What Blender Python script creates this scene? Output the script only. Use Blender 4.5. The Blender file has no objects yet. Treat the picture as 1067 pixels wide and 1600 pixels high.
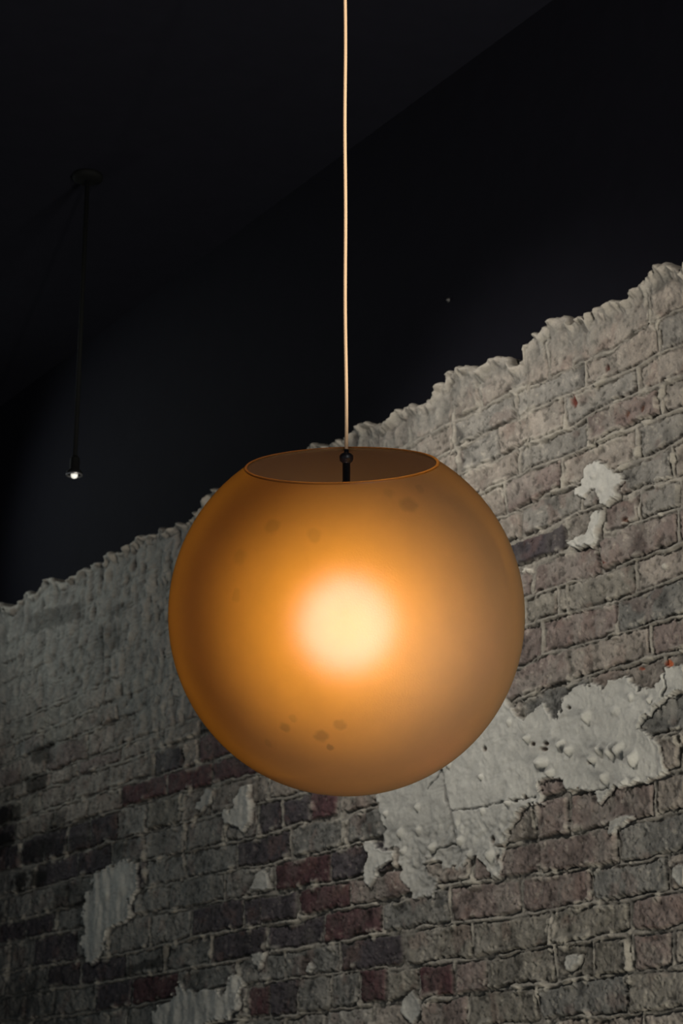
import bpy, bmesh, math
import numpy as np
from mathutils import Vector, Matrix

rng = np.random.RandomState(11)
C = bpy.context.scene.collection
PI = math.pi
F = 3097.0                      # focal length in pixels of the 1067x1600 frame
PITCH = math.atan(1023 / F)     # the camera looks up
CAM = np.array([0, 0, 1.5])
cp, sp = math.cos(PITCH), math.sin(PITCH)


def ray(px, py):
    X = np.asarray(px, float) - 533.5
    Y = 800 - np.asarray(py, float)
    return np.stack([X, F * cp - Y * sp, F * sp + Y * cp], -1) / F


def at(px, py, depth):
    return Vector(CAM + ray(px, py) * depth)


# ---------------------------------------------------------------- materials
def mat(name, base, rough=0.7, metal=0.0, spec=0.5, emit=None, estr=0.0, bump=None, vary=0.0):
    m = bpy.data.materials.new(name)
    m.use_nodes = True
    nt = m.node_tree
    b = nt.nodes['Principled BSDF']
    b.inputs['Base Color'].default_value = (*base, 1)
    b.inputs['Roughness'].default_value = rough
    b.inputs['Metallic'].default_value = metal
    b.inputs['Specular IOR Level'].default_value = spec
    if emit:
        b.inputs['Emission Color'].default_value = (*emit, 1)
        b.inputs['Emission Strength'].default_value = estr
    tc = nt.nodes.new('ShaderNodeTexCoord')
    no = nt.nodes.new('ShaderNodeTexNoise')
    no.inputs['Scale'].default_value = bump[0] if bump else 20
    no.inputs['Detail'].default_value = 4
    nt.links.new(tc.outputs['Object'], no.inputs['Vector'])
    if vary:
        r = nt.nodes.new('ShaderNodeMix')
        r.data_type = 'RGBA'
        r.inputs['A'].default_value = (*[c * (1 - vary) for c in base], 1)
        r.inputs['B'].default_value = (*[min(1, c * (1 + vary)) for c in base], 1)
        nt.links.new(no.outputs['Fac'], r.inputs['Factor'])
        nt.links.new(r.outputs['Result'], b.inputs['Base Color'])
    if bump:
        bp = nt.nodes.new('ShaderNodeBump')
        bp.inputs['Distance'].default_value = bump[1]
        nt.links.new(no.outputs['Fac'], bp.inputs['Height'])
        nt.links.new(bp.outputs['Normal'], b.inputs['Normal'])
    return m


def wall_material(name, rough, fine):
    """albedo from the per-vertex colour of the masonry, broken up by fine procedural grain"""
    m = bpy.data.materials.new(name)
    m.use_nodes = True
    nt = m.node_tree
    b = nt.nodes['Principled BSDF']
    b.inputs['Roughness'].default_value = rough
    b.inputs['Specular IOR Level'].default_value = 0.2
    a = nt.nodes.new('ShaderNodeAttribute')
    a.attribute_name = 'albedo'
    tc = nt.nodes.new('ShaderNodeTexCoord')
    n1 = nt.nodes.new('ShaderNodeTexNoise')
    n1.inputs['Scale'].default_value = 260
    n1.inputs['Detail'].default_value = 5
    n1.inputs['Roughness'].default_value = 0.7
    nt.links.new(tc.outputs['Object'], n1.inputs['Vector'])
    mr = nt.nodes.new('ShaderNodeMapRange')
    mr.inputs['From Min'].default_value = 0.3
    mr.inputs['From Max'].default_value = 0.7
    mr.inputs['To Min'].default_value = 1 - fine
    mr.inputs['To Max'].default_value = 1 + fine
    nt.links.new(n1.outputs['Fac'], mr.inputs['Value'])
    vm = nt.nodes.new('ShaderNodeVectorMath')
    vm.operation = 'SCALE'
    nt.links.new(a.outputs['Color'], vm.inputs[0])
    nt.links.new(mr.outputs['Result'], vm.inputs['Scale'])
    nt.links.new(vm.outputs['Vector'], b.inputs['Base Color'])
    bp = nt.nodes.new('ShaderNodeBump')
    bp.inputs['Strength'].default_value = 0.5
    bp.inputs['Distance'].default_value = 0.0015
    nt.links.new(n1.outputs['Fac'], bp.inputs['Height'])
    nt.links.new(bp.outputs['Normal'], b.inputs['Normal'])
    return m


# ---------------------------------------------------------------- object helpers
def obj(name, bm_or_me, m=None, parent=None, smooth=True):
    if isinstance(bm_or_me, bmesh.types.BMesh):
        me = bpy.data.meshes.new(name)
        bmesh.ops.recalc_face_normals(bm_or_me, faces=bm_or_me.faces)
        bm_or_me.to_mesh(me)
        bm_or_me.free()
    else:
        me = bm_or_me
    if m:
        for q in (m if isinstance(m, (list, tuple)) else [m]):
            me.materials.append(q)
    if smooth:
        for p in me.polygons:
            p.use_smooth = True
    o = bpy.data.objects.new(name, me)
    C.objects.link(o)
    o.parent = parent
    return o


def struct(o):
    o['kind'] = 'structure'
    return o


def thing(name, label, cat, loc):
    o = bpy.data.objects.new(name, None)
    C.objects.link(o)
    o.location = loc
    o.empty_display_size = 0.05
    o['label'] = label
    o['category'] = cat
    return o


def lathe(bm, prof, seg=96, M=None, close=True):
    """revolve (r, z) points round the local Z axis"""
    rings = []
    for r, z in prof:
        if r < 1e-6:
            rings.append([bm.verts.new((0, 0, z))])
        else:
            rings.append([bm.verts.new((r * math.cos(2 * PI * k / seg), r * math.sin(2 * PI * k / seg), z)) for k in range(seg)])
    fs = []
    for i in range(len(rings) - 1):
        a, b = rings[i], rings[i + 1]
        for k in range(seg):
            k2 = (k + 1) % seg
            if len(a) == 1 and len(b) == 1:
                continue
            if len(a) == 1:
                fs.append((i, bm.faces.new((a[0], b[k], b[k2]))))
            elif len(b) == 1:
                fs.append((i, bm.faces.new((a[k], b[0], a[k2]))))
            else:
                fs.append((i, bm.faces.new((a[k], b[k], b[k2], a[k2]))))
    if M is not None:
        bmesh.ops.transform(bm, matrix=M, verts=[v for r in rings for v in r])
    return fs


def tube(bm, pts, r, seg=12, cap=True):
    pts = [Vector(p) for p in pts]
    rings = []
    for i, p in enumerate(pts):
        d = (pts[min(i + 1, len(pts) - 1)] - pts[max(i - 1, 0)]).normalized()
        a = d.orthogonal().normalized() if i == 0 else (a - d * a.dot(d)).normalized()
        b = d.cross(a)
        rr = r[i] if isinstance(r, (list, tuple)) else r
        rings.append([bm.verts.new(p + rr * (math.cos(2 * PI * k / seg) * a + math.sin(2 * PI * k / seg) * b)) for k in range(seg)])
    for i in range(len(rings) - 1):
        for k in range(seg):
            bm.faces.new((rings[i][k], rings[i][(k + 1) % seg], rings[i + 1][(k + 1) % seg], rings[i + 1][k]))
    if cap:
        bm.faces.new(rings[0][::-1])
        bm.faces.new(rings[-1])


# ================================================================ THE BRICK WALL
E = np.array([-0.5501, 0.8351, 0.0])        # along the wall, away from the camera
N = np.array([-0.8351, -0.5501, 0.0])       # out of the wall, into the room
DIST = 2.5
O = CAM * np.array([1, 1, 0]) - N * DIST


def px2wall(px, py):
    d = ray(px, py)
    t = DIST / -(d @ N)
    P = CAM + d * t[..., None]
    return (P - O) @ E, P[..., 2]


def wall2px(u, z):
    P = O + np.asarray(u)[..., None] * E + np.asarray(z)[..., None] * np.array([0, 0, 1.0]) - CAM
    X = P[..., 0]
    dep = P[..., 1] * cp + P[..., 2] * sp
    Y = -P[..., 1] * sp + P[..., 2] * cp
    return 533.5 + F * X / dep, 800 - F * Y / dep


def vnoise(x, y, seed):
    r = np.random.RandomState(seed).rand(256, 256)
    xi = np.floor(x).astype(int)
    yi = np.floor(y).astype(int)
    fx = x - xi
    fy = y - yi
    fx = fx * fx * (3 - 2 * fx)
    fy = fy * fy * (3 - 2 * fy)
    g = lambda a, b: r[a & 255, b & 255]
    return (g(xi, yi) * (1 - fx) + g(xi + 1, yi) * fx) * (1 - fy) + (g(xi, yi + 1) * (1 - fx) + g(xi + 1, yi + 1) * fx) * fy


def fbm(u, z, scale, seed, octaves=4, sx=1.0, gain=0.5):
    s = 0
    a = 1
    t = 0
    for k in range(octaves):
        s = s + a * vnoise(u * scale * sx * 2 ** k + 17.3 * k, z * scale * 2 ** k + 5.1 * k, seed + k)
        t += a
        a *= gain
    return np.clip((s / t * 2 - 1) * 1.55, -1, 1)


def sstep(a, b, x):
    t = np.clip((x - a) / (b - a), 0, 1)
    return t * t * (3 - 2 * t)


# bed joints, from the top of the wall down (points found on the wall)
BEDS = [
    [(659, 685), (689, 670), (709, 660), (744, 642), (801, 612), (850, 597), (907, 566), (960, 547), (985, 525), (1015, 507), (1067, 482)],
    [(686, 715), (714, 700), (746, 685), (784, 664), (807, 655), (847, 635), (882, 620), (920, 605), (960, 590), (1000, 572), (1032, 552), (1067, 536)],
    [(724, 739), (801, 704), (850, 687), (892, 667), (920, 650), (960, 632), (1000, 615), (1035, 600), (1067, 587)],
    [(751, 772), (784, 757), (801, 747), (835, 732), (887, 712), (925, 697), (960, 681), (1005, 662), (1067, 641)],
    [(800, 800), (855, 772), (905, 756), (1000, 720), (1067, 687)],
    [(803, 845), (852, 826), (887, 810), (937, 790), (1000, 765), (1067, 745)],
    [(812, 884), (837, 876), (885, 860), (937, 840), (1000, 815), (1067, 794)],
    [(820, 937), (850, 926), (890, 912), (925, 902), (987, 877), (1067, 850)],
    [(240, 1174), (325, 1145), (832, 975), (875, 963), (925, 950), (960, 940), (1000, 925), (1025, 918), (1067, 900)],
    [(177, 1232), (262, 1207), (310, 1195), (345, 1185), (812, 1040), (850, 1024), (900, 1009), (950, 992), (1000, 980), (1067, 963)],
    [(210, 1257), (262, 1245), (300, 1235), (342, 1225), (400, 1209), (815, 1092), (850, 1078), (892, 1067), (925, 1053), (962, 1042), (1015, 1030), (1067, 1019)],
    [(225, 1302), (275, 1290), (400, 1256), (485, 1237), (1067, 1080)],
    [(225, 1345), (285, 1335), (300, 1330), (362, 1316), (442, 1297), (490, 1282), (567, 1267), (1067, 1140)],
    [(262, 1382), (297, 1372), (355, 1361), (425, 1350), (490, 1335), (525, 1327), (567, 1317), (800, 1256), (895, 1236), (1022, 1218), (1045, 1207), (1067, 1202)],
    [(217, 1430), (305, 1417), (367, 1404), (425, 1397), (460, 1390), (515, 1380), (565, 1370), (800, 1320), (837, 1312), (892, 1305), (925, 1296), (1025, 1278), (1067, 1267)],
    [(45, 1513), (180, 1493), (230, 1483), (287, 1468), (335, 1461), (385, 1449), (460, 1438), (512, 1425), (567, 1414), (600, 1408), (685, 1386), (735, 1379), (800, 1371), (850, 1365), (920, 1354), (972, 1350), (1017, 1341), (1067, 1330)],
    [(82, 1545), (180, 1533), (280, 1515), (365, 1502), (440, 1486), (500, 1478), (567, 1464), (635, 1453), (685, 1446), (735, 1440), (800, 1432), (860, 1423), (925, 1411), (980, 1405), (1020, 1399), (1067, 1389)],
    [(205, 1573), (385, 1539), (475, 1527), (567, 1516), (655, 1508), (710, 1502), (760, 1495), (815, 1487), (865, 1476), (940, 1466), (985, 1460), (1067, 1449)],
    [(350, 1595), (462, 1587), (560, 1572), (607, 1568), (655, 1564), (710, 1558), (767, 1549), (800, 1542), (882, 1535), (960, 1524), (990, 1520), (1067, 1512)],
    [(350, 1652), (800, 1600), (887, 1593), (985, 1584), (1067, 1577)],
]
# head joints (x in the photograph at mid course): course 0 lies above BEDS[0]
HEADS = {
    0: [640, 708, 751, 858, 1017], 1: [710, 806, 916, 1030], 2: [716, 779, 885, 998], 3: [812, 921, 1035],
    4: [880, 997], 5: [815, 1052], 6: [887, 941, 1000, 1062], 7: [832, 938, 1062], 8: [822, 873, 886, 995],
    9: [242, 287, 310, 848, 966], 10: [262, 332, 892, 1018], 11: [330, 421, 816, 1041],
    12: [225, 255, 290, 404, 442, 485, 527], 13: [290, 371, 455, 542, 1064], 14: [267, 352, 429, 517, 838, 890, 1023],
    15: [300, 382, 408, 467, 550, 845, 965], 16: [257, 330, 415, 505, 597, 702, 813, 924, 1043],
    17: [150, 207, 280, 445, 531, 631, 739, 860, 984],
    18: [172, 202, 240, 388, 420, 467, 518, 562, 604, 656, 710, 761, 869, 929, 989, 1051], 19: [731, 842, 983],
}
TOP = [(0, 949), (8, 942), (13, 951), (25, 949), (39, 935), (46, 922), (52, 930), (59, 930), (70, 910), (83, 903), (93, 911),
       (112, 906), (126, 897), (135, 887), (143, 890), (149, 883), (163, 879), (169, 880), (173, 866), (180, 865), (197, 863),
       (205, 854), (225, 840), (245, 835), (256, 825), (261, 834), (271, 828), (281, 817), (292, 820), (305, 808), (318, 795),
       (330, 776), (338, 764), (346, 766), (370, 760), (395, 745), (420, 735), (450, 720), (485, 703), (495, 693), (508, 693),
       (513, 699), (525, 690), (535, 691), (546, 687), (555, 675), (564, 667), (574, 662), (594, 662), (599, 667), (616, 657),
       (626, 642), (639, 635), (649, 631), (656, 637), (669, 627), (679, 625), (684, 615), (694, 601), (702, 596), (704, 585),
       (719, 577), (731, 575), (743, 572), (749, 581), (759, 577), (774, 561), (785, 559), (796, 558), (803, 571), (808, 573),
       (823, 561), (826, 540), (837, 527), (851, 520), (855, 511), (872, 499), (886, 492), (894, 507), (914, 496), (921, 501),
       (925, 500), (929, 490), (945, 477), (955, 480), (962, 472), (979, 472), (986, 462), (1000, 447), (1015, 435), (1024, 429),
       (1027, 419), (1037, 415), (1046, 411), (1057, 416), (1067, 425), (1080, 420), (1092, 400), (1112, 396), (1130, 380),
       (1150, 371), (1172, 350)]
PATCHES = [
    [(760, 1080), (790, 1085), (800, 1100), (812, 1122), (825, 1121), (845, 1105), (855, 1103), (862, 1118), (872, 1120), (882, 1112), (884, 1090), (900, 1075),
     (925, 1070), (940, 1066), (945, 1078), (955, 1062), (975, 1060), (985, 1058), (1000, 1070), (1005, 1082), (1015, 1075), (1030, 1078), (1042, 1066), (1045, 1052), (1058, 1043), (1080, 1032),
     (1080, 1075), (1050, 1090), (1035, 1100), (1020, 1110), (1008, 1125), (1005, 1140), (1020, 1150), (1030, 1165), (1035, 1185),
     (1045, 1205), (1035, 1215), (1022, 1218), (1000, 1222), (985, 1228), (965, 1230), (950, 1238), (945, 1250), (937, 1262), (930, 1240),
     (920, 1236), (895, 1236), (885, 1228), (868, 1218), (850, 1222), (848, 1235), (850, 1250), (855, 1255), (838, 1255), (822, 1262),
     (812, 1270), (805, 1285), (800, 1300), (792, 1315), (785, 1335), (787, 1358), (777, 1372), (767, 1368), (760, 1350), (750, 1342), (740, 1342),
     (730, 1338), (725, 1360), (710, 1355), (690, 1360), (684, 1345), (672, 1341), (663, 1346), (661, 1358), (670, 1362), (680, 1374), (685, 1368), (683, 1390), (675, 1405),
     (660, 1403), (645, 1402), (641, 1383), (629, 1378), (632, 1358), (627, 1333), (622, 1325), (600, 1325), (601, 1292), (594, 1270),
     (597, 1238), (610, 1200), (680, 1120)],
    [(570, 1317), (582, 1312), (595, 1325), (620, 1333), (617, 1347), (597, 1355), (592, 1367), (580, 1390), (571, 1370), (572, 1350), (579, 1335)],
    [(922, 722), (932, 718), (945, 720), (952, 727), (960, 737), (972, 745), (980, 751), (972, 762), (965, 770), (966, 779),
     (950, 790), (942, 787), (935, 775), (931, 769), (922, 770), (920, 782), (907, 772), (904, 762), (912, 750), (916, 735)],
    [(932, 797), (941, 799), (940, 815), (935, 837), (936, 847), (930, 857), (917, 854), (895, 857), (882, 839), (894, 846),
     (910, 840), (920, 825), (926, 812)],
    [(160, 1360), (175, 1353), (195, 1345), (222, 1348), (220, 1378), (212, 1398), (206, 1408), (206, 1433), (195, 1445),
     (185, 1443), (175, 1453), (165, 1483), (150, 1508), (137, 1503), (134, 1473), (136, 1443), (136, 1408), (147, 1383), (152, 1368)],
    [(380, 1227), (397, 1225), (392, 1242), (400, 1260), (397, 1285), (382, 1300), (372, 1290), (352, 1285), (355, 1255), (364, 1270), (372, 1245)],
    [(410, 1360), (422, 1365), (425, 1390), (412, 1393), (390, 1390), (397, 1378)],
    [(280, 1528), (290, 1545), (315, 1550), (332, 1545), (355, 1553), (364, 1523), (380, 1525), (380, 1548), (378, 1578), (355, 1593), (315, 1603),
     (245, 1603), (247, 1578), (265, 1563), (277, 1555)],
    [(395, 1493), (415, 1485), (410, 1508), (401, 1520)],
    [(642, 1548), (654, 1563), (660, 1580), (647, 1600), (632, 1588), (626, 1563)],
    [(887, 1490), (907, 1488), (905, 1503), (892, 1520), (884, 1508)],
    [(1052, 1356), (1075, 1348), (1075, 1386), (1060, 1380), (1052, 1368)],
    [(950, 1300), (955, 1288), (975, 1278), (992, 1273), (991, 1281), (970, 1293), (962, 1305), (952, 1306)],
    [(483, 1503), (490, 1512), (488, 1520), (478, 1520), (478, 1510)],
    [(322, 1233), (336, 1232), (333, 1255), (322, 1262), (310, 1268), (305, 1255), (316, 1250)],
]
# faces of single bricks: (x, y, kind)
SEEDS = {
    'red': [(235, 1232), (300, 1225), (350, 1200), (325, 1160), (512, 1250), (465, 1365), (550, 1445), (560, 1497), (565, 1550),
            (240, 1545), (585, 1440), (588, 1548), (680, 1540), (405, 1565), (510, 1400), (512, 1565), (590, 1490)],
    'dark': [(260, 1190), (425, 1325), (370, 1467), (440, 1565), (175, 1557), (165, 1513), (50, 1450), (70, 1490), (15, 1275),
             (60, 1325), (10, 1312), (430, 1465), (820, 875), (580, 1500), (120, 1320), (210, 1400)],
    'slate': [(350, 1340), (680, 1435), (990, 1375), (950, 1385), (1000, 1310), (1040, 935), (985, 950), (560, 1290), (470, 1315), 
              (620, 1430), (640, 1480), (860, 1580), (760, 1590), (870, 1120), (480, 1500), (490, 1560)],
    'cool': [(850, 625), (1040, 660), (960, 760), (1030, 790), (750, 650), (960, 590), (905, 800), (1040, 540), (830, 640), (770, 690), (850, 720)],
    'maroon': [(900, 985), (1045, 1000), (850, 1065), (835, 1015), (880, 865), (740, 1425), (850, 1395), (880, 1325), (980, 1490),
               (740, 1535), (1015, 1420), (620, 1375), (600, 1370), (860, 760), (980, 1240), (870, 1270), (820, 1340), (1020, 1490)],
    'green': [(940, 920), (790, 1480), (900, 1445), (860, 1500), (900, 1490), (950, 1490), (780, 1560), (640, 1520), (1020, 1560), (700, 1480), (850, 935)],
}
KIND = {'taupe': (0.218, 0.194, 0.167), 'red': (0.068, 0.034, 0.037), 'dark': (0.052, 0.045, 0.050), 'slate': (0.140, 0.138, 0.127), 'cool': (0.188, 0.180, 0.162),
        'maroon': (0.160, 0.130, 0.117), 'green': (0.180, 0.168, 0.142)}
kinds = list(KIND)

u_l, _ = px2wall(np.array([-130.]), np.array([1200.]))
u_r, _ = px2wall(np.array([1520.]), np.array([1000.]))
U0, U1 = float(u_r[0]), float(u_l[0])       # U grows away from the camera (to the left in view)
Z0 = 1.55

# columns spaced evenly as seen, so that near bricks carry the finest relief
ncol, nrow = 1060, 690
uu = np.linspace(0, 1, ncol)
d0, d1 = 2.7, 7.0
uu = U0 + (U1 - U0) * (uu * d0 / (d1 + uu * (d0 - d1)))
tx, ty = np.array(TOP, float).T
tu, tz = px2wall(tx, ty)
o_ = np.argsort(tu)
tu, tz = tu[o_], tz[o_]
lj = 0.012 * fbm(uu, uu * 0, 26, 91, 3) * ((uu > tu[-1]) | (uu < tu[0])) + 0.004 * fbm(uu, uu * 0 + 3, 120, 95, 2)
topz = np.interp(uu, tu, tz) + lj
s_ = np.linspace(0, 1, nrow)
Ug = np.repeat(uu[None, :], nrow, 0)
Zg = Z0 + (topz[None, :] - Z0) * s_[:, None]

# course lines
beds = []
for line in BEDS:
    x, y = np.array(line, float).T
    bu, bz = px2wall(x, y)
    k = np.argsort(bu)
    beds.append(np.interp(uu, bu[k], bz[k]) + 0.002 * fbm(uu, uu * 0 + len(beds), 9, 40 + len(beds), 3))
step = 0.0745
while beds[-1].mean() > Z0:
    beds.append(beds[-1] - step + 0.003 * fbm(uu, uu * 0 + len(beds), 6, 40 + len(beds), 3))
beds = np.array(beds)                     # (nb, ncol), descending
nb = len(beds)

wob = 0.0028
Zq = Zg + wob * fbm(Ug, Zg, 30, 60, 3)
Uq = Ug + wob * fbm(Ug, Zg, 30, 66, 3)
course = np.zeros(Ug.shape, int)
for k in range(nb):
    course += (Zq < beds[k][None, :]).astype(int)
dbed = np.full(Ug.shape, 9.0)             # distance to the nearest bed joint
for k in range(nb):
    dbed = np.minimum(dbed, np.abs(Zq - beds[k][None, :]))
sbed = np.zeros(Ug.shape)

dhead = np.full(Ug.shape, 9.0)
bid = np.zeros(Ug.shape, int)
cen = {}
for c in range(nb + 1):
    m = course == c
    if not m.any():
        continue
    up = beds[c - 1] if c > 0 else beds[0] + step
    lo = beds[c] if c < nb else beds[-1] - step
    known = []
    for hx in HEADS.get(c, []):
        mx, my = wall2px(uu, (up + lo) / 2)
        known.append(float(np.interp(-hx, -mx, uu)) if mx[0] > mx[-1] else float(np.interp(hx, mx, uu)))
    known = sorted(known)
    pts = []
    lo_u, hi_u = U0 - 0.3, U1 + 0.3
    st = [lo_u + rng.rand() * 0.15] + known + [hi_u]
    for a, b in zip(st[:-1], st[1:]):
        pts.append(a)
        gap = b - a
        L = 0.225 if rng.rand() > 0.2 else 0.17
        n = int(round(gap / L)) if gap > 0.34 else 1
        if n > 1:
            cuts = (np.arange(1, n) + (rng.rand(n - 1) - 0.5) * 0.35) / n
            pts += list(a + cuts * gap)
    pts.append(hi_u)
    pts = np.array(sorted(pts))
    ug = Uq[m]
    idx = np.searchsorted(pts, ug)
    left = pts[np.clip(idx - 1, 0, len(pts) - 1)]
    right = pts[np.clip(idx, 0, len(pts) - 1)]
    dhead[m] = np.minimum(np.abs(ug - left), np.abs(right - ug))
    bid[m] = c * 200 + idx
    for i in range(1, len(pts)):
        um = (pts[i - 1] + pts[i]) / 2
        cen[c * 200 + i] = (um, float(np.interp(um, uu, (up + lo) / 2)), pts[i] - pts[i - 1])

# which kind each brick is
ids = np.array(sorted(cen))
cu = np.array([cen[i][0] for i in ids])
cz = np.array([cen[i][1] for i in ids])
cl = np.array([cen[i][2] for i in ids])
cx, cy = wall2px(cu, cz)
kind = np.zeros(len(ids), int)
rr = rng.rand(len(ids))
left_side = cx < 330
kind[(rr < 0.10)] = kinds.index('slate')
kind[(rr > 0.88)] = kinds.index('maroon')
kind[(rr > 0.78) & (rr < 0.88)] = kinds.index('green')
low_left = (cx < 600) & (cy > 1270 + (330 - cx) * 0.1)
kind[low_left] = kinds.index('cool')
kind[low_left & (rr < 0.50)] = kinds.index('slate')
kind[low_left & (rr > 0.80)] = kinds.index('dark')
kind[(cy < 700 + (1067 - cx) * 0.35) & (rr < 0.85)] = 0
for kn, pts in SEEDS.items():
    for x, y in pts:
        pu, pz = px2wall(np.array([float(x)]), np.array([float(y)]))
        d = np.maximum(np.abs(cu - pu) / (cl / 2), np.abs(cz - pz) / 0.04)
        kind[np.argmin(d)] = kinds.index(kn)
tint = 1 + 0.22 * (rng.rand(len(ids)) - 0.5)
off = rng.randn(len(ids)) * 0.0016
tiltb = rng.randn(len(ids)) * 0.02
lut = np.zeros(ids.max() + 2, int)
lut[ids] = np.arange(len(ids))
bi = lut[np.clip(bid, 0, ids.max() + 1)]
kcol = np.array([KIND[k] for k in kinds])
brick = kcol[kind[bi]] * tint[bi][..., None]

n_big = fbm(Ug, Zg, 9, 100, 4)
n_mid = fbm(Ug, Zg, 38, 110, 4)
n_mott = fbm(Ug, Zg, 60, 310, 4, gain=0.65)
n_fine = fbm(Ug, Zg, 140, 120, 3, gain=0.6)
n_pit = fbm(Ug, Zg, 75, 130, 3)
n_str = fbm(Ug, Zg, 14, 140, 4, sx=3.2)      # vertical drag marks of the trowel
PX, PY = wall2px(Ug, Zg)

# relief of the bricks (metres, out of the wall)
jw = 0.0048 + 0.0024 * fbm(Ug, Zg, 12, 150, 2)
dj = np.minimum(dbed, dhead * 0.95)
rag = 0.0022 * n_pit + 0.0014 * n_fine + 0.0016 * n_mid
face = sstep(jw - 0.0015, jw + 0.0035, dj + rag)             # 1 on the brick, 0 in the joint
groove = np.exp(-((dj + rag - jw - 0.0005) / 0.0020) ** 2)
ridge = np.sqrt(np.clip(1 - (dj / (jw + 1e-6)) ** 2, 0, 1))
mort = sstep(-0.55, 0.25, fbm(Ug, Zg, 7, 160, 3))             # where mortar stands proud
H = face * (0.0015 + off[bi] + 0.0015 * n_mid + 0.0010 * n_fine + 0.0012 * n_pit + 0.0016 * n_big)
H += (1 - face) * (-0.0045 + 0.0075 * mort * ridge + 0.0016 * n_pit + 0.001 * n_fine)
H -= groove * (0.0030 + 0.0025 * n_mid)
pits = sstep(0.42, 0.62, n_pit) * face
H -= pits * 0.0022
# dabs of mortar squeezed out
dab = sstep(0.38, 0.6, fbm(Ug, Zg, 24, 170, 3)) * sstep(0.02, 0.008, dj)
H += dab * 0.004

blot = sstep(0.1, 0.75, fbm(Ug, Zg, 19, 300, 4))
col = brick * (1 + 0.20 * n_mid + 0.12 * n_big + 0.10 * n_pit + 0.16 * n_mott - 0.38 * blot)[..., None]
strong = np.isin(kind[bi], [kinds.index('red'), kinds.index('dark')]) * 1.0
smear = (sstep(-0.05, 0.65, fbm(Ug, Zg, 16, 180, 4)) * (1 - 0.75 * strong))[..., None]   # old limewash left on the faces
col = col * (1 - 0.40 * smear) + np.array([0.26, 0.245, 0.215]) * 0.40 * smear
red = sstep(0.3, 0.7, fbm(Ug, Zg, 22, 190, 3))[..., None]
col = col * (1 - 0.25 * red) + np.array([0.15, 0.085, 0.07]) * 0.25 * red
speck = (sstep(0.5, 0.7, n_pit * 0.6 + n_fine * 0.5) * (1 - 0.6 * strong))[..., None]
col = col * (1 - 0.35 * speck) + np.array([0.40, 0.37, 0.31]) * 0.35 * speck
grime = sstep(0.45, 0.75, -n_pit * 0.6 - n_fine * 0.5 + 0.15)[..., None]
col = col * (1 - 0.50 * grime)
mcol = np.array([0.235, 0.220, 0.190]) * (1 + 0.25 * n_mid + 0.15 * n_fine)[..., None]
dirt = sstep(0.5, 0.0, dj / 0.006)[..., None]
col = col * face[..., None] + mcol * (1 - face[..., None])
col *= (1 - 0.45 * groove * (0.6 + 0.4 * n_mid))[..., None]
col = col * (1 - dab[..., None] * 0.5) + np.array([0.36, 0.34, 0.29]) * dab[..., None] * 0.5

# a thin skim of render over the far upper left: joints drown in it, trowel streaks show
line = 1140 + (PX - 100) * 0.10
skim = sstep(430, 230, PX + 60 * n_big) * sstep(60, -90, PY - line + 70 * n_big + 40 * n_mid)
edge_d = topz[None, :] - Zg                                    # height below the broken top
skim = skim * (1 - 0.5 * strong)
skim = np.maximum(skim, sstep(0.10, 0.02, edge_d + 0.035 * n_big + 0.02 * n_mid) * 0.85)
sk = skim[..., None]
Hs = 0.004 + 0.0050 * n_str + 0.0040 * n_mid + 0.0012 * n_fine
H = H * (1 - 0.72 * skim) + Hs * skim
scol = np.array([0.200, 0.198, 0.180]) * (1 + 0.20 * n_str + 0.20 * n_mid + 0.12 * n_mott)[..., None]
col = col * (1 - 0.75 * sk) + scol * 0.75 * sk

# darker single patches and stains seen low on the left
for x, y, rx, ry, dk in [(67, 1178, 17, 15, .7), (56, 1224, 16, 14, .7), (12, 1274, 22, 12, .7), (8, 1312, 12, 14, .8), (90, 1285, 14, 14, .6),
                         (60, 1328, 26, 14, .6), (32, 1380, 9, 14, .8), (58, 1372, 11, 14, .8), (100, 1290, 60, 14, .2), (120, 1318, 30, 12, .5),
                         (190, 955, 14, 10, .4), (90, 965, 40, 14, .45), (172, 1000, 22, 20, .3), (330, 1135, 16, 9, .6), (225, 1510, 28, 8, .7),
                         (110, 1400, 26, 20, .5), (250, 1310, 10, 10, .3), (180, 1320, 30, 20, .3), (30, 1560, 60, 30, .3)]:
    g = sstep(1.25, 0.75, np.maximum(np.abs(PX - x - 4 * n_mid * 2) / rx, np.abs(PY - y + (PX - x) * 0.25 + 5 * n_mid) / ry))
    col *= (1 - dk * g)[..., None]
# rust-red chips and brown holes
for x, y, rx, ry, c3, dh in [(1048, 1038, 6, 7, (.50, .13, .05), -.002), (1068, 1070, 5, 6, (.5, .13, .05), -.002), (950, 576, 4, 6, (.10, .04, .03), -.006),
                             (899, 627, 5, 8, (.12, .035, .025), -.005), (1002, 1045, 5, 3, (.3, .1, .06), -.002), (941, 880, 8, 3, (.2, .08, .06), -.003),
                             (985, 648, 3, 6, (.12, .06, .04), -.003), (1008, 640, 3, 6, (.12, .06, .04), -.003), (977, 812, 7, 4, (.13, .07, .05), -.004)]:
    g = sstep(1.2, 0.7, np.hypot((PX - x) / rx + 0.4 * n_pit, (PY - y) / ry + 0.4 * n_fine))
    col = col * (1 - g[..., None]) + np.array(c3) * g[..., None]
    H += dh * g
for x, y, r in [(819, 891, 5), (828, 892, 4.5), (1040, 885, 5), (1035, 805, 4)]:
    g = sstep(1.2, 0.4, np.hypot(PX - x, (PY - y) * 0.8) / r)
    col = col * (1 - g[..., None]) + np.array((.42, .40, .35)) * g[..., None]
    H += 0.005 * g

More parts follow.
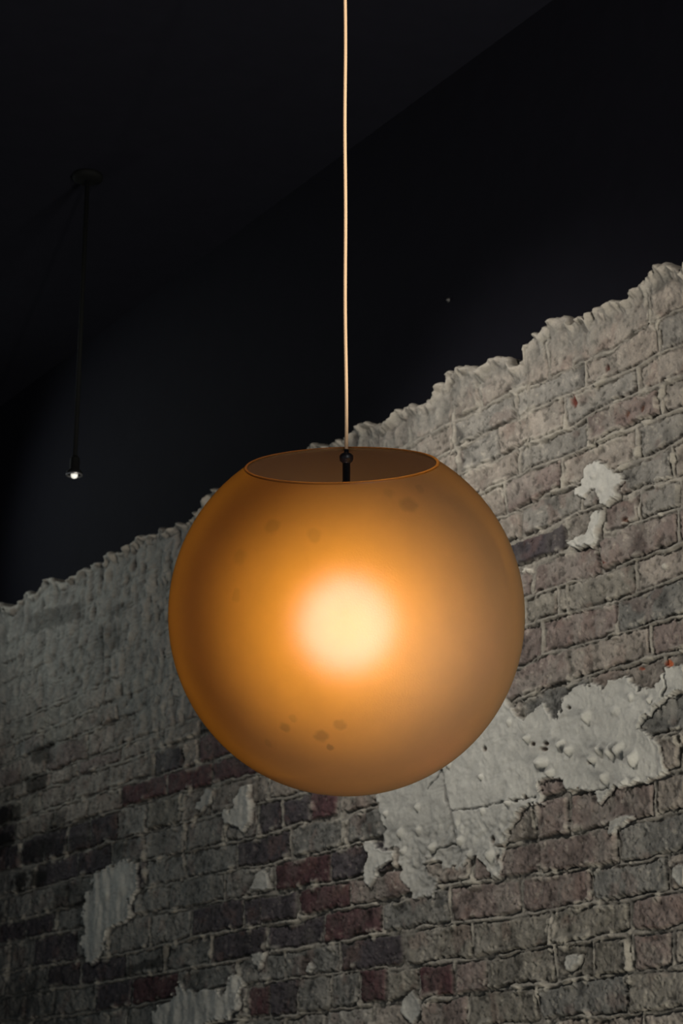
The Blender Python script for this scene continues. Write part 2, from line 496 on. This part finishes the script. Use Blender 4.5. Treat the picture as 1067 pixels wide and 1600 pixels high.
# ---- plaster patches left on the brick
pid = np.zeros(Ug.shape, int)
pedge = np.full(Ug.shape, -9.0)
Qx = PX + 5.0 * n_mid + 3.0 * n_pit
Qy = PY + 5.0 * fbm(Ug, Zg, 38, 210, 4) + 3.0 * n_fine
for k, poly in enumerate(PATCHES):
    P = np.array(poly, float)
    sc = 1.0 if len(poly) > 13 else 0.6
    sub = (PX > P[:, 0].min() - 14) & (PX < P[:, 0].max() + 14) & (PY > P[:, 1].min() - 14) & (PY < P[:, 1].max() + 14)
    x = PX[sub] + (Qx[sub] - PX[sub]) * sc
    y = PY[sub] + (Qy[sub] - PY[sub]) * sc
    ins = np.zeros(x.shape, bool)
    dm = np.full(x.shape, 1e9)
    for a, b in zip(P, np.roll(P, -1, 0)):
        ab = b - a
        t = np.clip(((x - a[0]) * ab[0] + (y - a[1]) * ab[1]) / (ab @ ab), 0, 1)
        dm = np.minimum(dm, np.hypot(x - a[0] - t * ab[0], y - a[1] - t * ab[1]))
        cr = (a[1] > y) != (b[1] > y)
        ins ^= cr & (x < (b[0] - a[0]) * (y - a[1]) / (b[1] - a[1] + 1e-12) + a[0])
    sd = np.where(ins, dm, -dm)
    cur = pedge[sub]
    better = sd > cur
    tmp = pid[sub]
    tmp[better & (sd > -0.8)] = k + 1
    pid[sub] = tmp
    cur[better] = sd[better]
    pedge[sub] = cur
pl = sstep(-0.8, 2.2, pedge)
Hp = 0.0065 + 0.0020 * fbm(Ug, Zg, 6, 220, 3) + 0.0012 * n_mid + 0.0006 * n_fine + 0.0018 * sstep(6, 1, pedge)
pcol = np.array([0.415, 0.41, 0.375]) * (1 + 0.10 * n_big + 0.08 * n_mid + 0.05 * n_fine)[..., None]
# the left part of the large patch is an older, lower and greyer coat
old = sstep(0, 5, (700 + (PY - 1215) * 0.20) - PX + 1.5 * n_mid) * (pid == 1) * (PY > 1150)
Hp = Hp - 0.0035 * old
pcol = pcol * (1 - 0.14 * old)[..., None]
thin = sstep(1268 - 6, 1268 + 30, PY + (PX - 760) * 0.10 + 10 * n_mid) * (pid == 1)
Hp = Hp - 0.0022 * thin + 0.0022 * n_pit * thin
pcol = pcol * (1 - 0.08 * thin)[..., None]
pcol = pcol * (1 + 0.07 * n_mott)[..., None]
small = np.isin(pid, [7, 9, 10, 11, 12, 13, 14, 15]) * 1.0
pcol = pcol * (1 - 0.22 * small)[..., None]
Hp = Hp - 0.003 * small
dkp = np.isin(pid, [5, 6, 8]) * 1.0                            # greyer skim on the far, lower left
pcol = pcol * (1 - 0.14 * dkp)[..., None]
Hp = Hp + dkp * 0.003 * n_str


def crack(pts, w, dep):
    global Hp, pcol
    P = np.array(pts, float)
    dm = np.full(PX.shape, 1e9)
    x = PX + 2.5 * n_mid
    y = PY + 2.5 * n_pit
    for a, b in zip(P[:-1], P[1:]):
        ab = b - a
        t = np.clip(((x - a[0]) * ab[0] + (y - a[1]) * ab[1]) / (ab @ ab), 0, 1)
        dm = np.minimum(dm, np.hypot(x - a[0] - t * ab[0], y - a[1] - t * ab[1]))
    g = sstep(w, w * 0.3, dm)
    Hp = Hp - dep * g
    pcol = pcol * (1 - 0.45 * g)[..., None]


crack([(692, 1205), (698, 1225), (701, 1250), (710, 1267), (709, 1290), (712, 1310)], 2.2, 0.005)
crack([(712, 1267), (735, 1264), (760, 1260), (795, 1254), (820, 1250), (840, 1244)], 1.7, 0.004)
crack([(716, 1317), (695, 1324), (682, 1329), (674, 1337)], 2.0, 0.004)
crack([(694, 1203), (684, 1218), (672, 1232)], 2.0, 0.003)
crack([(890, 1236), (930, 1236), (950, 1233)], 1.6, 0.004)
crack([(1046, 1050), (1046, 1070), (1040, 1090)], 2.0, 0.004)
for x, y, rx, ry, h in [(921, 1121, 5, 11, 7), (829, 1155, 4, 7, 6), (881, 1165, 5, 10, 6), (893, 1173, 5, 8, 6), (850, 1193, 10, 11, 7), (865, 1209, 5, 8, 6),
                        (941, 1172, 5, 8, 6), (959, 1175, 5, 14, 7), (972, 1173, 6, 13, 8), (995, 1187, 6, 14, 8), (950, 1217, 5, 10, 7), (983, 1225, 4, 7, 6),
                        (998, 1223, 4, 7, 6), (930, 1188, 7, 7, 6), (757, 1215, 3, 5, 4), (706, 1196, 3, 6, 4), (656, 1262, 4, 8, 5), (628, 1302, 4, 9, 5),
                        (655, 1298, 4, 8, 4), (722, 1315, 4, 9, 6), (678, 1325, 4, 10, 6), (737, 1335, 4, 8, 5), (770, 1337, 5, 11, 7), (812, 1325, 5, 8, 5),
                        (990, 1090, 4, 8, 3), (1020, 1095, 4, 7, 4), (965, 1112, 7, 9, 2), (801, 1130, 3, 8, 4), (606, 1272, 3, 6, 4), (632, 1330, 4, 8, 4),
                        (800, 1255, 4, 6, 5), (850, 1233, 5, 8, 3), (758, 1268, 3, 7, 3), (930, 745, 6, 5, 2), (943, 765, 6, 6, 2)]:
    a = 0.35
    dx = (PX - x) * math.cos(a * .5) + (PY - y) * math.sin(a * .5)
    dy = -(PX - x) * math.sin(a * .5) + (PY - y) * math.cos(a * .5)
    g = sstep(1.15, 0.25, np.hypot(dx / rx, dy / ry) + 0.15 * n_pit)
    Hp = Hp + h * 0.0016 * g
for x, y, rx, ry in [(762, 1171, 4, 4), (853, 1171, 8, 4), (857, 1163, 5, 4), (836, 1163, 4, 3), (893, 1106, 2.5, 3), (926, 1192, 4, 4), (773, 1312, 4, 6), (787, 1322, 14, 3),
                     (805, 1330, 3, 9), (780, 1342, 3, 8), (812, 1252, 4, 3), (825, 1247, 3, 4)]:
    g = sstep(1.2, 0.5, np.hypot((PX - x) / rx, (PY - y) / ry) + 0.25 * n_pit)
    Hp = Hp - 0.006 * g
    pcol = pcol * (1 - g[..., None] * 0.75) + np.array((.13, .085, .055)) * g[..., None] * 0.75
H = H * (1 - pl) + (Hp + 0.06 * H) * pl
col = col * (1 - pl[..., None]) + pcol * pl[..., None]
rim = np.exp(-((pedge + 1.6) / 1.5) ** 2)
H -= 0.0025 * rim

# ---- broken lip along the top
lump = sstep(-0.4, 0.5, fbm(Ug, Zg, 42, 230, 3))
lipw = 0.012 + 0.006 * fbm(Ug, Zg * 0, 15, 240, 2)
lip = np.exp(-((edge_d - 0.006) / lipw) ** 2)
H += lip * (0.004 + 0.011 * lump)
col = col * (1 - 0.65 * lip[..., None]) + np.array([0.36, 0.335, 0.29]) * 0.65 * lip[..., None]
under = np.exp(-((edge_d - 0.030 - 0.008 * n_big) / 0.006) ** 2) * sstep(-0.2, 0.4, n_mid)
H -= 0.005 * under
H *= 1.3
back = sstep(0.007, 0.0, edge_d)
H -= 0.006 * back * back

BASE = 0.035                                  # thickness of the masonry face in front of the dark wall
col = np.clip(col, 0.01, 0.8)
P3 = O + Ug[..., None] * E + Zg[..., None] * np.array([0, 0, 1.0]) + H[..., None] * N
extra = []
ecol = []
for q, (dz, dn) in enumerate([(0.0015, -0.010), (0.0, -0.018), (0.0, -BASE - 0.01)]):
    extra.append((O + uu[:, None] * E + (topz + dz)[:, None] * np.array([0, 0, 1.0]) + (H[-1] + dn if q < 2 else np.full(ncol, dn))[:, None] * N)[None])
    ecol.append(col[-1][None] * 0.9)
P3 = np.concatenate([P3] + extra, 0)
colf = np.concatenate([col] + ecol, 0)
pidf = np.concatenate([pid] + [pid[-1:] * 0] * 3, 0)
R_, C_ = P3.shape[:2]
vid = np.arange(R_ * C_).reshape(R_, C_)
quads = np.stack([vid[:-1, :-1], vid[1:, :-1], vid[1:, 1:], vid[:-1, 1:]], -1).reshape(-1, 4)
qp = np.stack([pidf[:-1, :-1], pidf[1:, :-1], pidf[1:, 1:], pidf[:-1, 1:]], -1).reshape(-1, 4)
qp = np.where((qp == qp[:, :1]).all(1), qp[:, 0], 0)
allv = P3.reshape(-1, 3)
allc = np.concatenate([colf.reshape(-1, 3), np.ones((R_ * C_, 1))], 1)


def grid_mesh(name, q):
    used, inv = np.unique(q, return_inverse=True)
    inv = inv.reshape(q.shape)
    me = bpy.data.meshes.new(name)
    me.vertices.add(len(used))
    me.vertices.foreach_set('co', allv[used].astype(np.float32).ravel())
    me.loops.add(inv.size)
    me.loops.foreach_set('vertex_index', inv.astype(np.int32).ravel())
    me.polygons.add(len(inv))
    me.polygons.foreach_set('loop_start', np.arange(0, inv.size, 4, dtype=np.int32))
    me.polygons.foreach_set('loop_total', np.full(len(inv), 4, np.int32))
    me.polygons.foreach_set('use_smooth', np.ones(len(inv), bool))
    me.update(calc_edges=True)
    at_ = me.color_attributes.new('albedo', 'FLOAT_COLOR', 'POINT')
    at_.data.foreach_set('color', allc[used].astype(np.float32).ravel())
    me.validate()
    return me


m_brick = wall_material('old_brick', 0.9, 0.16)
m_plaster = wall_material('old_plaster', 0.85, 0.06)
wall = struct(obj('wall_right', grid_mesh('wall_right', quads[qp == 0]), m_brick, smooth=False))
for k in range(1, len(PATCHES) + 1):
    q = quads[qp == k]
    if len(q) > 4:
        obj('plaster_patch', grid_mesh('plaster_patch', q), m_plaster, wall, smooth=False)

# ================================================================ THE DARK ROOM
CEIL = 4.0
m_ceil = mat('black_ceiling_paint', (0.0095, 0.0100, 0.0150), 0.9, spec=0.05, bump=(14, 0.002), vary=0.12)
m_dark = mat('matt_black_paint', (0.0060, 0.0061, 0.0094), 0.9, spec=0.05, bump=(14, 0.002), vary=0.12)
m_floor = mat('dark_concrete', (0.09, 0.085, 0.08), 0.7, bump=(8, 0.002), vary=0.2)


def slab(name, pts, zlo, zhi, m):
    bm = bmesh.new()
    lo = [bm.verts.new((x, y, zlo)) for x, y in pts]
    hi = [bm.verts.new((x, y, zhi)) for x, y in pts]
    bm.faces.new(lo)
    bm.faces.new(hi)
    for k in range(len(pts)):
        j = (k + 1) % len(pts)
        bm.faces.new((lo[k], lo[j], hi[j], hi[k]))
    return obj(name, bm, m, smooth=False)


def wp(u, n):
    p = O + u * E + n * N
    return (p[0], p[1])


ua, ub = U0 - 1.5, U1 + 1.2
# the black-painted wall the masonry stands in front of, and plain masonry below the detailed part
struct(slab('wall_upper', [wp(ua, -BASE), wp(ub, -BASE), wp(ub, -BASE - .2), wp(ua, -BASE - .2)], Z0 - 0.05, CEIL, m_dark))
struct(slab('wall_lower', [wp(ua, 0), wp(ub, 0), wp(ub, -BASE - .2), wp(ua, -BASE - .2)], 0.0, Z0, mat('worn_grey_brick', (0.19, 0.17, 0.15), 0.9, bump=(30, 0.006), vary=0.4)))
e0, e1 = wp(ub, -BASE - .2), wp(ua, -BASE - .2)
xs, ys = -6.0, -4.0
struct(slab('ceiling', [e1, e0, (xs, e0[1] + .1), (xs, ys), (e1[0], ys)], CEIL, CEIL + 0.15, m_ceil))
struct(slab('floor', [e1, e0, (xs, e0[1] + .1), (xs, ys), (e1[0], ys)], -0.12, 0.0, m_floor))
struct(slab('wall_back', [(xs, e0[1]), (e0[0] + .05, e0[1]), (e0[0] + .05, e0[1] + .2), (xs, e0[1] + .2)], 0.0, CEIL, m_dark))

# ================================================================ THE PENDANT LAMP
R = 0.2493
DEP = 2.78
Cc = at(541.3, 960.5, DEP)
TAU = math.radians(30.2)            # the glass hangs tipped towards the viewer
ROLL = math.radians(-2.0)
Mg = Matrix.Rotation(ROLL, 4, 'Y') @ Matrix.Rotation(TAU, 4, 'X') @ Matrix.Scale(1.014, 4, (0, 0, 1))
TH = 0.0042
phi = math.radians(32.4)

lamp = thing('pendant_lamp', 'glowing frosted amber glass globe pendant with open top hanging on a thin tan cord', 'pendant lamp', Cc)

# --- frosted amber glass
gm = bpy.data.materials.new('frosted_amber_glass')
gm.use_nodes = True
nt = gm.node_tree
nt.nodes.clear()
out = nt.nodes.new('ShaderNodeOutputMaterial')


def node(t, **kw):
    n = nt.nodes.new(t)
    for k, v in kw.items():
        n.inputs[k].default_value = v
    return n


def mixs(fac, a, b):
    n = nt.nodes.new('ShaderNodeMixShader')
    if isinstance(fac, float):
        n.inputs[0].default_value = fac
    else:
        nt.links.new(fac, n.inputs[0])
    nt.links.new(a, n.inputs[1])
    nt.links.new(b, n.inputs[2])
    return n.outputs[0]


tc = nt.nodes.new('ShaderNodeTexCoord')
no = node('ShaderNodeTexNoise', Scale=9.0, Detail=5.0, Roughness=0.6)
nt.links.new(tc.outputs['Object'], no.inputs['Vector'])
cloud = nt.nodes.new('ShaderNodeMapRange')
cloud.inputs['From Min'].default_value = 0.3
cloud.inputs['From Max'].default_value = 0.7
cloud.inputs['To Min'].default_value = 0.92
cloud.inputs['To Max'].default_value = 1.06
nt.links.new(no.outputs['Fac'], cloud.inputs['Value'])
acc = cloud.outputs['Result']
n3 = node('ShaderNodeTexNoise', Scale=60.0, Detail=2.0)
nt.links.new(tc.outputs['Object'], n3.inputs['Vector'])
addv = nt.nodes.new('ShaderNodeVectorMath')
addv.operation = 'MULTIPLY_ADD'
nt.links.new(n3.outputs['Color'], addv.inputs[0])
addv.inputs[1].default_value = (0.012, 0.012, 0.012)
nt.links.new(tc.outputs['Object'], addv.inputs[2])
# finger marks on the glass: (x, y in the photograph, half width, half height, strength)
for x, y, rx, ry, st in [(425, 823, 12, 15, .16), (491, 838, 11, 12, .12), (637, 790, 10, 20, .20), (607, 772, 10, 10, .10), (655, 765, 9, 8, .10),
                         (444, 1136, 8, 10, .22), (457, 1122, 8, 6, .12), (503, 1150, 10, 14, .26), (515, 1166, 7, 4, .30), (530, 1132, 10, 10, .20),
                         (375, 870, 16, 10, .10), (370, 930, 12, 8, .10), (420, 1162, 8, 8, .10)]:
    d = Vector(ray(x, y)).normalized()
    oc = Vector(CAM) - Cc
    bq = d.dot(oc)
    t = -bq - math.sqrt(max(bq * bq - (oc.length_squared - R * R), 0))
    p = Mg.inverted() @ (Vector(CAM) + d * t - Cc)
    sub = nt.nodes.new('ShaderNodeVectorMath')
    sub.operation = 'DISTANCE'
    nt.links.new(addv.outputs[0], sub.inputs[0])
    sub.inputs[1].default_value = p + Vector((.006, .006, .006))
    mr = nt.nodes.new('ShaderNodeMapRange')
    mr.interpolation_type = 'SMOOTHSTEP'
    rad = 0.5 * (rx + ry) * DEP / F
    mr.inputs['From Min'].default_value = rad * 0.55
    mr.inputs['From Max'].default_value = rad * 1.25
    mr.inputs['To Min'].default_value = 1 - st
    mr.inputs['To Max'].default_value = 1.0
    nt.links.new(sub.outputs['Value'], mr.inputs['Value'])
    mu = nt.nodes.new('ShaderNodeMath')
    mu.operation = 'MULTIPLY'
    nt.links.new(acc, mu.inputs[0])
    nt.links.new(mr.outputs['Result'], mu.inputs[1])
    acc = mu.outputs[0]


lw = node('ShaderNodeLayerWeight', Blend=0.5)
pw = nt.nodes.new('ShaderNodeMath')
pw.operation = 'POWER'
nt.links.new(lw.outputs['Facing'], pw.inputs[0])
pw.inputs[1].default_value = 3.0
ab = nt.nodes.new('ShaderNodeMath')      # edge darkening put into the tint, as if slanted light crossed more glass
ab.operation = 'MULTIPLY_ADD'
nt.links.new(pw.outputs[0], ab.inputs[0])
ab.inputs[1].default_value = -0.85
ab.inputs[2].default_value = 1.0
ac2 = nt.nodes.new('ShaderNodeMath')
ac2.operation = 'MULTIPLY'
nt.links.new(acc, ac2.inputs[0])
nt.links.new(ab.outputs[0], ac2.inputs[1])


def tinted(c, slant=False):
    v = nt.nodes.new('ShaderNodeVectorMath')
    v.operation = 'SCALE'
    v.inputs[0].default_value = c
    nt.links.new(ac2.outputs[0] if slant else acc, v.inputs['Scale'])
    return v.outputs['Vector']


core = node('ShaderNodeBsdfRefraction', Roughness=0.43, IOR=1.45)
nt.links.new(tinted((1.0, 0.55, 0.84), True), core.inputs['Color'])
halo = node('ShaderNodeBsdfRefraction', Roughness=0.80, IOR=1.9)
nt.links.new(tinted((1.0, 0.53, 0.026), True), halo.inputs['Color'])
trans = node('ShaderNodeBsdfTranslucent')
nt.links.new(tinted((0.60, 0.36, 0.095), True), trans.inputs['Color'])
diff = node('ShaderNodeBsdfDiffuse')
nt.links.new(tinted((0.38, 0.262, 0.112)), diff.inputs['Color'])
gloss = node('ShaderNodeBsdfGlossy', Roughness=0.7, Color=(0.9, 0.85, 0.78, 1))
s = mixs(0.85, core.outputs[0], halo.outputs[0])
s2 = mixs(0.4, trans.outputs[0], diff.outputs[0])
s = mixs(0.30, s, s2)
fr = node('ShaderNodeLayerWeight', Blend=0.15)
bmp = node('ShaderNodeBump', Strength=0.25, Distance=0.0006)
n4 = node('ShaderNodeTexNoise', Scale=420.0, Detail=2.0)
nt.links.new(tc.outputs['Object'], n4.inputs['Vector'])
nt.links.new(n4.outputs['Fac'], bmp.inputs['Height'])
for q in (core, halo, diff, gloss):
    nt.links.new(bmp.outputs['Normal'], q.inputs['Normal'])
s = mixs(0.045, s, gloss.outputs[0])
nt.links.new(s, out.inputs['Surface'])

# clear, tinted inside face of the same glass
gi = bpy.data.materials.new('amber_glass_inner_face')
gi.use_nodes = True
g2 = gi.node_tree
g2.nodes.clear()
o2 = g2.nodes.new('ShaderNodeOutputMaterial')
tr = g2.nodes.new('ShaderNodeBsdfTransparent')
tr.inputs['Color'].default_value = (0.80, 0.72, 0.60, 1)
dd2 = g2.nodes.new('ShaderNodeBsdfDiffuse')
dd2.inputs['Color'].default_value = (0.80, 0.54, 0.27, 1)
mm2 = g2.nodes.new('ShaderNodeMixShader')
mm2.inputs[0].default_value = 0.13
g2.links.new(tr.outputs[0], mm2.inputs[1])
g2.links.new(dd2.outputs[0], mm2.inputs[2])
g2.links.new(mm2.outputs[0], o2.inputs['Surface'])

bm = bmesh.new()
prof = []
nang = 90
tag_ = []
for k in range(nang + 1):                         # outside, bottom to rim
    a = PI - (PI - phi) * k / nang
    prof.append((R * math.sin(a) if 0 < k else 0.0, R * math.cos(a)))
    tag_.append(0)
for q in range(1, 6):                             # rounded, slightly swollen rim
    t = PI * q / 6
    rr_ = R - TH / 2 + (TH / 2 + 0.0004) * math.cos(t)
    a = phi - 0.010 * math.sin(t)
    prof.append((rr_ * math.sin(a), rr_ * math.cos(a)))
    tag_.append(2)
for k in range(nang + 1):                         # inside, rim to bottom
    a = phi + (PI - phi) * k / nang
    r_ = R - TH
    prof.append((r_ * math.sin(a) if k < nang else 0.0, r_ * math.cos(a)))
    tag_.append(1)
fs = lathe(bm, prof, 160)
for i, f in fs:
    f.material_index = 1 if (tag_[i] == 2 or tag_[i + 1] == 2) else tag_[i]
shade = obj('glass_shade', bm, [gm, gi], lamp)
shade.matrix_local = Mg

bm = bmesh.new()
rc, zc = (R - TH * .5) * math.sin(phi), (R - TH * .5) * math.cos(phi)
for i, f in lathe(bm, [(rc + 0.0023 * math.cos(t), zc + .0015 + 0.0023 * math.sin(t)) for t in np.linspace(0, 2 * PI, 17)], 160):
    t = 2 * PI * (i + .5) / 16
    f.material_index = 1 if math.cos(t) * math.sin(phi) + math.sin(t) * math.cos(phi) < 0 else 0
m_lip = bpy.data.materials.new('polished_glass_lip')
m_lip.use_nodes = True
g4 = m_lip.node_tree
g4.nodes.clear()
o4 = g4.nodes.new('ShaderNodeOutputMaterial')
l1 = g4.nodes.new('ShaderNodeBsdfTranslucent')
l1.inputs['Color'].default_value = (1.0, 0.62, 0.22, 1)
l2 = g4.nodes.new('ShaderNodeBsdfGlossy')
l2.inputs['Roughness'].default_value = 0.3
mx4 = g4.nodes.new('ShaderNodeMixShader')
mx4.inputs[0].default_value = 0.04
g4.links.new(l1.outputs[0], mx4.inputs[1])
g4.links.new(l2.outputs[0], mx4.inputs[2])
g4.links.new(mx4.outputs[0], o4.inputs['Surface'])
lipo = obj('rim', bm, [m_lip, gi], lamp)
lipo['label'] = 'bright amber polished rim'
lipo.matrix_local = Mg

# --- fittings (plumb under the cord)
m_black = mat('satin_black_metal', (0.012, 0.012, 0.016), 0.38, spec=0.5, bump=(60, 0.0002))
capz = 0.2345
bm = bmesh.new()
lathe(bm, [(0, capz - .004), (.0056, capz - .004), (.0056, 0.070), (.0052, 0.068), (0, 0.068)], 32)
obj('stem', bm, m_black, lamp)
bm = bmesh.new()
lathe(bm, [(0, capz + .0115), (.0034, capz + .0115), (.0036, capz + .0055), (.0078, capz + .0046), (.0096, capz + .0028), (.0101, capz + .0005), (.0099, capz - .0035),
           (.0086, capz - .0062), (.0062, capz - .0078), (.0058, capz - .010), (0, capz - .010)], 48)
obj('cap', bm, m_black, lamp)
bm = bmesh.new()
lathe(bm, [(0, .074), (.010, .074), (.016, .068), (.018, .060), (.018, .034), (.0165, .030), (0, .030)], 48)
obj('socket', bm, m_black, lamp)
m_bulb = mat('lit_opal_bulb', (0.9, 0.85, 0.75), 0.4, emit=(1.0, 0.72, 0.76), estr=10.2)
bm = bmesh.new()
bz = -0.010
pr = [(0, bz - .046)] + [(.046 * math.sin(a), bz - .046 * math.cos(a)) for a in np.linspace(0.12, 2.5, 22)] + [(.016, bz + .045), (.014, bz + .052), (0, bz + .052)]
lathe(bm, pr, 48)
obj('bulb', bm, m_bulb, lamp)

# --- cord up to the ceiling
m_cord = mat('tan_cloth_cord', (0.80, 0.55, 0.34), 0.75, bump=(900, 0.0004), vary=0.18)
topc = CEIL - Cc.z - 0.03
pts = []
for k in range(90):
    t = k / 89
    z = capz + .0125 + (topc - capz - .0125) * t
    x = -0.0006 * math.sin(t * 9) - 0.0042 * t + 0.0005 * math.sin(t * 31)
    pts.append((x, 0.0003 * math.sin(t * 14), z))
bm = bmesh.new()
tube(bm, pts, 0.00265, 14)
obj('cord', bm, m_cord, lamp)
bm = bmesh.new()
x_ = pts[-1][0]
lathe(bm, [(0, topc - .004), (.008, topc - .004), (.035, topc + .004), (.050, topc + .014), (.052, topc + .0295), (0, topc + .0295)], 48, Matrix.Translation((x_, 0, 0)))
obj('ceiling_cup', bm, m_black, lamp)

# ================================================================ SMALL DISTANT SPOTLIGHT
ps = at(116, 742.5, 5.0)
spl = thing('spotlight', 'small lit spotlight on a black rod, far left in the dark above the wall', 'spotlight', ps)
m_b2 = mat('black_lacquer', (0.0045, 0.005, 0.005), 0.8, spec=0.08, bump=(40, 0.0003))
m_chr = mat('brushed_steel', (0.42, 0.42, 0.44), 0.35, metal=0.9, bump=(80, 0.0002))
m_led = mat('lit_lens', (0.9, 0.9, 0.85), 0.3, emit=(1.0, 0.97, 0.86), estr=0.62)
bm = bmesh.new()
lathe(bm, [(0, .050), (.0085, .050), (.012, .044), (.0125, .016), (.0200, .008), (.0205, .0025), (.017, .0025), (.011, .006), (0, .007)], 40)
obj('housing', bm, m_b2, spl)
bm = bmesh.new()
prof = [(.0185 + .0024 * math.cos(t), .0005 + .0024 * math.sin(t)) for t in np.linspace(0, 2 * PI, 13)]
lathe(bm, prof, 48)
obj('bezel', bm, m_chr, spl)
bm = bmesh.new()
lathe(bm, [(0, -.0090)] + [(.0088 * math.sin(a), -.0002 - .0088 * math.cos(a)) for a in np.linspace(.25, 2.6, 14)] + [(0, .0075)], 32)
obj('lens', bm, m_led, spl)
bm = bmesh.new()
tube(bm, [(0, 0, .048), (0, 0, CEIL - ps.z - .012)], .006, 14)
obj('rod', bm, m_b2, spl)
bm = bmesh.new()
zt = CEIL - ps.z
lathe(bm, [(0, zt - .016), (.03, zt - .016), (.04, zt - .010), (.04, zt), (0, zt)], 32)
obj('ceiling_plate', bm, m_b2, spl)

# a small pale fixing stud on the black wall above the ragged edge
O2 = O - BASE * N
dd = ray(701, 469)
t = float(((O2 - CAM) @ N) / (dd @ N))
sp_ = Vector(CAM + dd * t)
bm = bmesh.new()
lathe(bm, [(0, .006), (.002, .0058), (.0032, .004), (.0036, .0015), (.0050, .0012), (.0052, 0), (0, 0)], 24,
      Vector(N).to_track_quat('Z', 'Y').to_matrix().to_4x4())
st = obj('screw_head', bm, mat('dull_zinc', (0.06, 0.06, 0.06), 0.6, bump=(100, 0.0002)))
st.location = sp_
st['label'] = 'tiny grey screw head alone on the black wall above the ragged brick edge'
st['category'] = 'screw'


# ================================================================ LIGHT
def aim(o, target):
    o.rotation_euler = (Vector(target) - o.location).to_track_quat('-Z', 'Y').to_euler()


def wallpt(px, py, off=0.0):
    u, z = px2wall(np.array([float(px)]), np.array([float(py)]))
    return Vector(O + u[0] * E + N * off) + Vector((0, 0, z[0]))


def spot(name, loc, target, power, col, size, blend, rad):
    L = bpy.data.lights.new(name, 'SPOT')
    L.energy = power
    L.color = col
    L.spot_size = math.radians(size)
    L.spot_blend = blend
    L.shadow_soft_size = rad
    o = bpy.data.objects.new(name, L)
    C.objects.link(o)
    o.location = loc
    aim(o, target)
    return o


tgt = wallpt(1120, 950)
spot('wall_key', tgt + Vector(E * 0.80 + N * 1.1) + Vector((0, 0, 1.05)), tgt + Vector(E * 0.50) + Vector((0, 0, -.2)), 66, (1.0, 0.94, 0.86), 94, 0.9, 0.06)  # unseen key spot for the masonry, high on the left; no track built



def area(name, loc, target, w, h, power, col):
    A = bpy.data.lights.new(name, 'AREA')
    A.shape = 'RECTANGLE'
    A.size, A.size_y = w, h
    A.energy = power
    A.color = col
    o = bpy.data.objects.new(name, A)
    C.objects.link(o)
    o.location = loc
    aim(o, target)
    return o


lt = wallpt(120, 950)
spot('left_wall_fill', lt + Vector(E * 1.1 + N * 1.0) + Vector((0, 0, 0.7)), lt + Vector(E * -0.5) + Vector((0, 0, 0)), 48, (0.92, 1.0, 0.97), 76, 1.0, 0.06)  # added fill to lift the dim upper left of the wall; no fitting there
area('cool_fill', (1.6, -1.6, 2.6), (0.6, 3.5, 2.3), 1.2, 1.6, 12, (0.86, 0.95, 1.0))  # added cool fill from behind the camera; no window is built
spot('cord_fill', (0.7, 0.4, 2.9), (0.15, 2.72, 3.5), 170, (1.0, 0.88, 0.76), 54, 0.9, 0.03)  # added spot that brightens the cord and the black wall beyond
area('globe_side_fill', (1.45, 1.3, 1.15), (0, 2.7, 2.2), 0.7, 0.9, 72, (1.0, 0.93, 0.80))  # added light that brightens the right side and underside of the globe

W = bpy.data.worlds.new('World')
bpy.context.scene.world = W
W.use_nodes = True
W.node_tree.nodes['Background'].inputs['Color'].default_value = (0.82, 0.92, 1.0, 1)
W.node_tree.nodes['Background'].inputs['Strength'].default_value = 0.15

# ================================================================ CAMERA AND VIEW
cd = bpy.data.cameras.new('Camera')
cam = bpy.data.objects.new('Camera', cd)
C.objects.link(cam)
cam.location = CAM
cam.rotation_euler = (PI / 2 + PITCH, 0, 0)
cd.sensor_fit = 'VERTICAL'
cd.sensor_height = 36
cd.lens = 36 * F / 1600
cd.clip_start = 0.05
cd.dof.use_dof = True
cd.dof.focus_distance = 3.05
cd.dof.aperture_fstop = cd.lens / 1000 / 0.0065
sc = bpy.context.scene
sc.camera = cam
sc.view_settings.view_transform = 'Standard'
sc.view_settings.look = 'None'
sc.view_settings.exposure = 0.0
sc.view_settings.gamma = 1
sc.cycles.caustics_refractive = False
sc.cycles.caustics_reflective = False
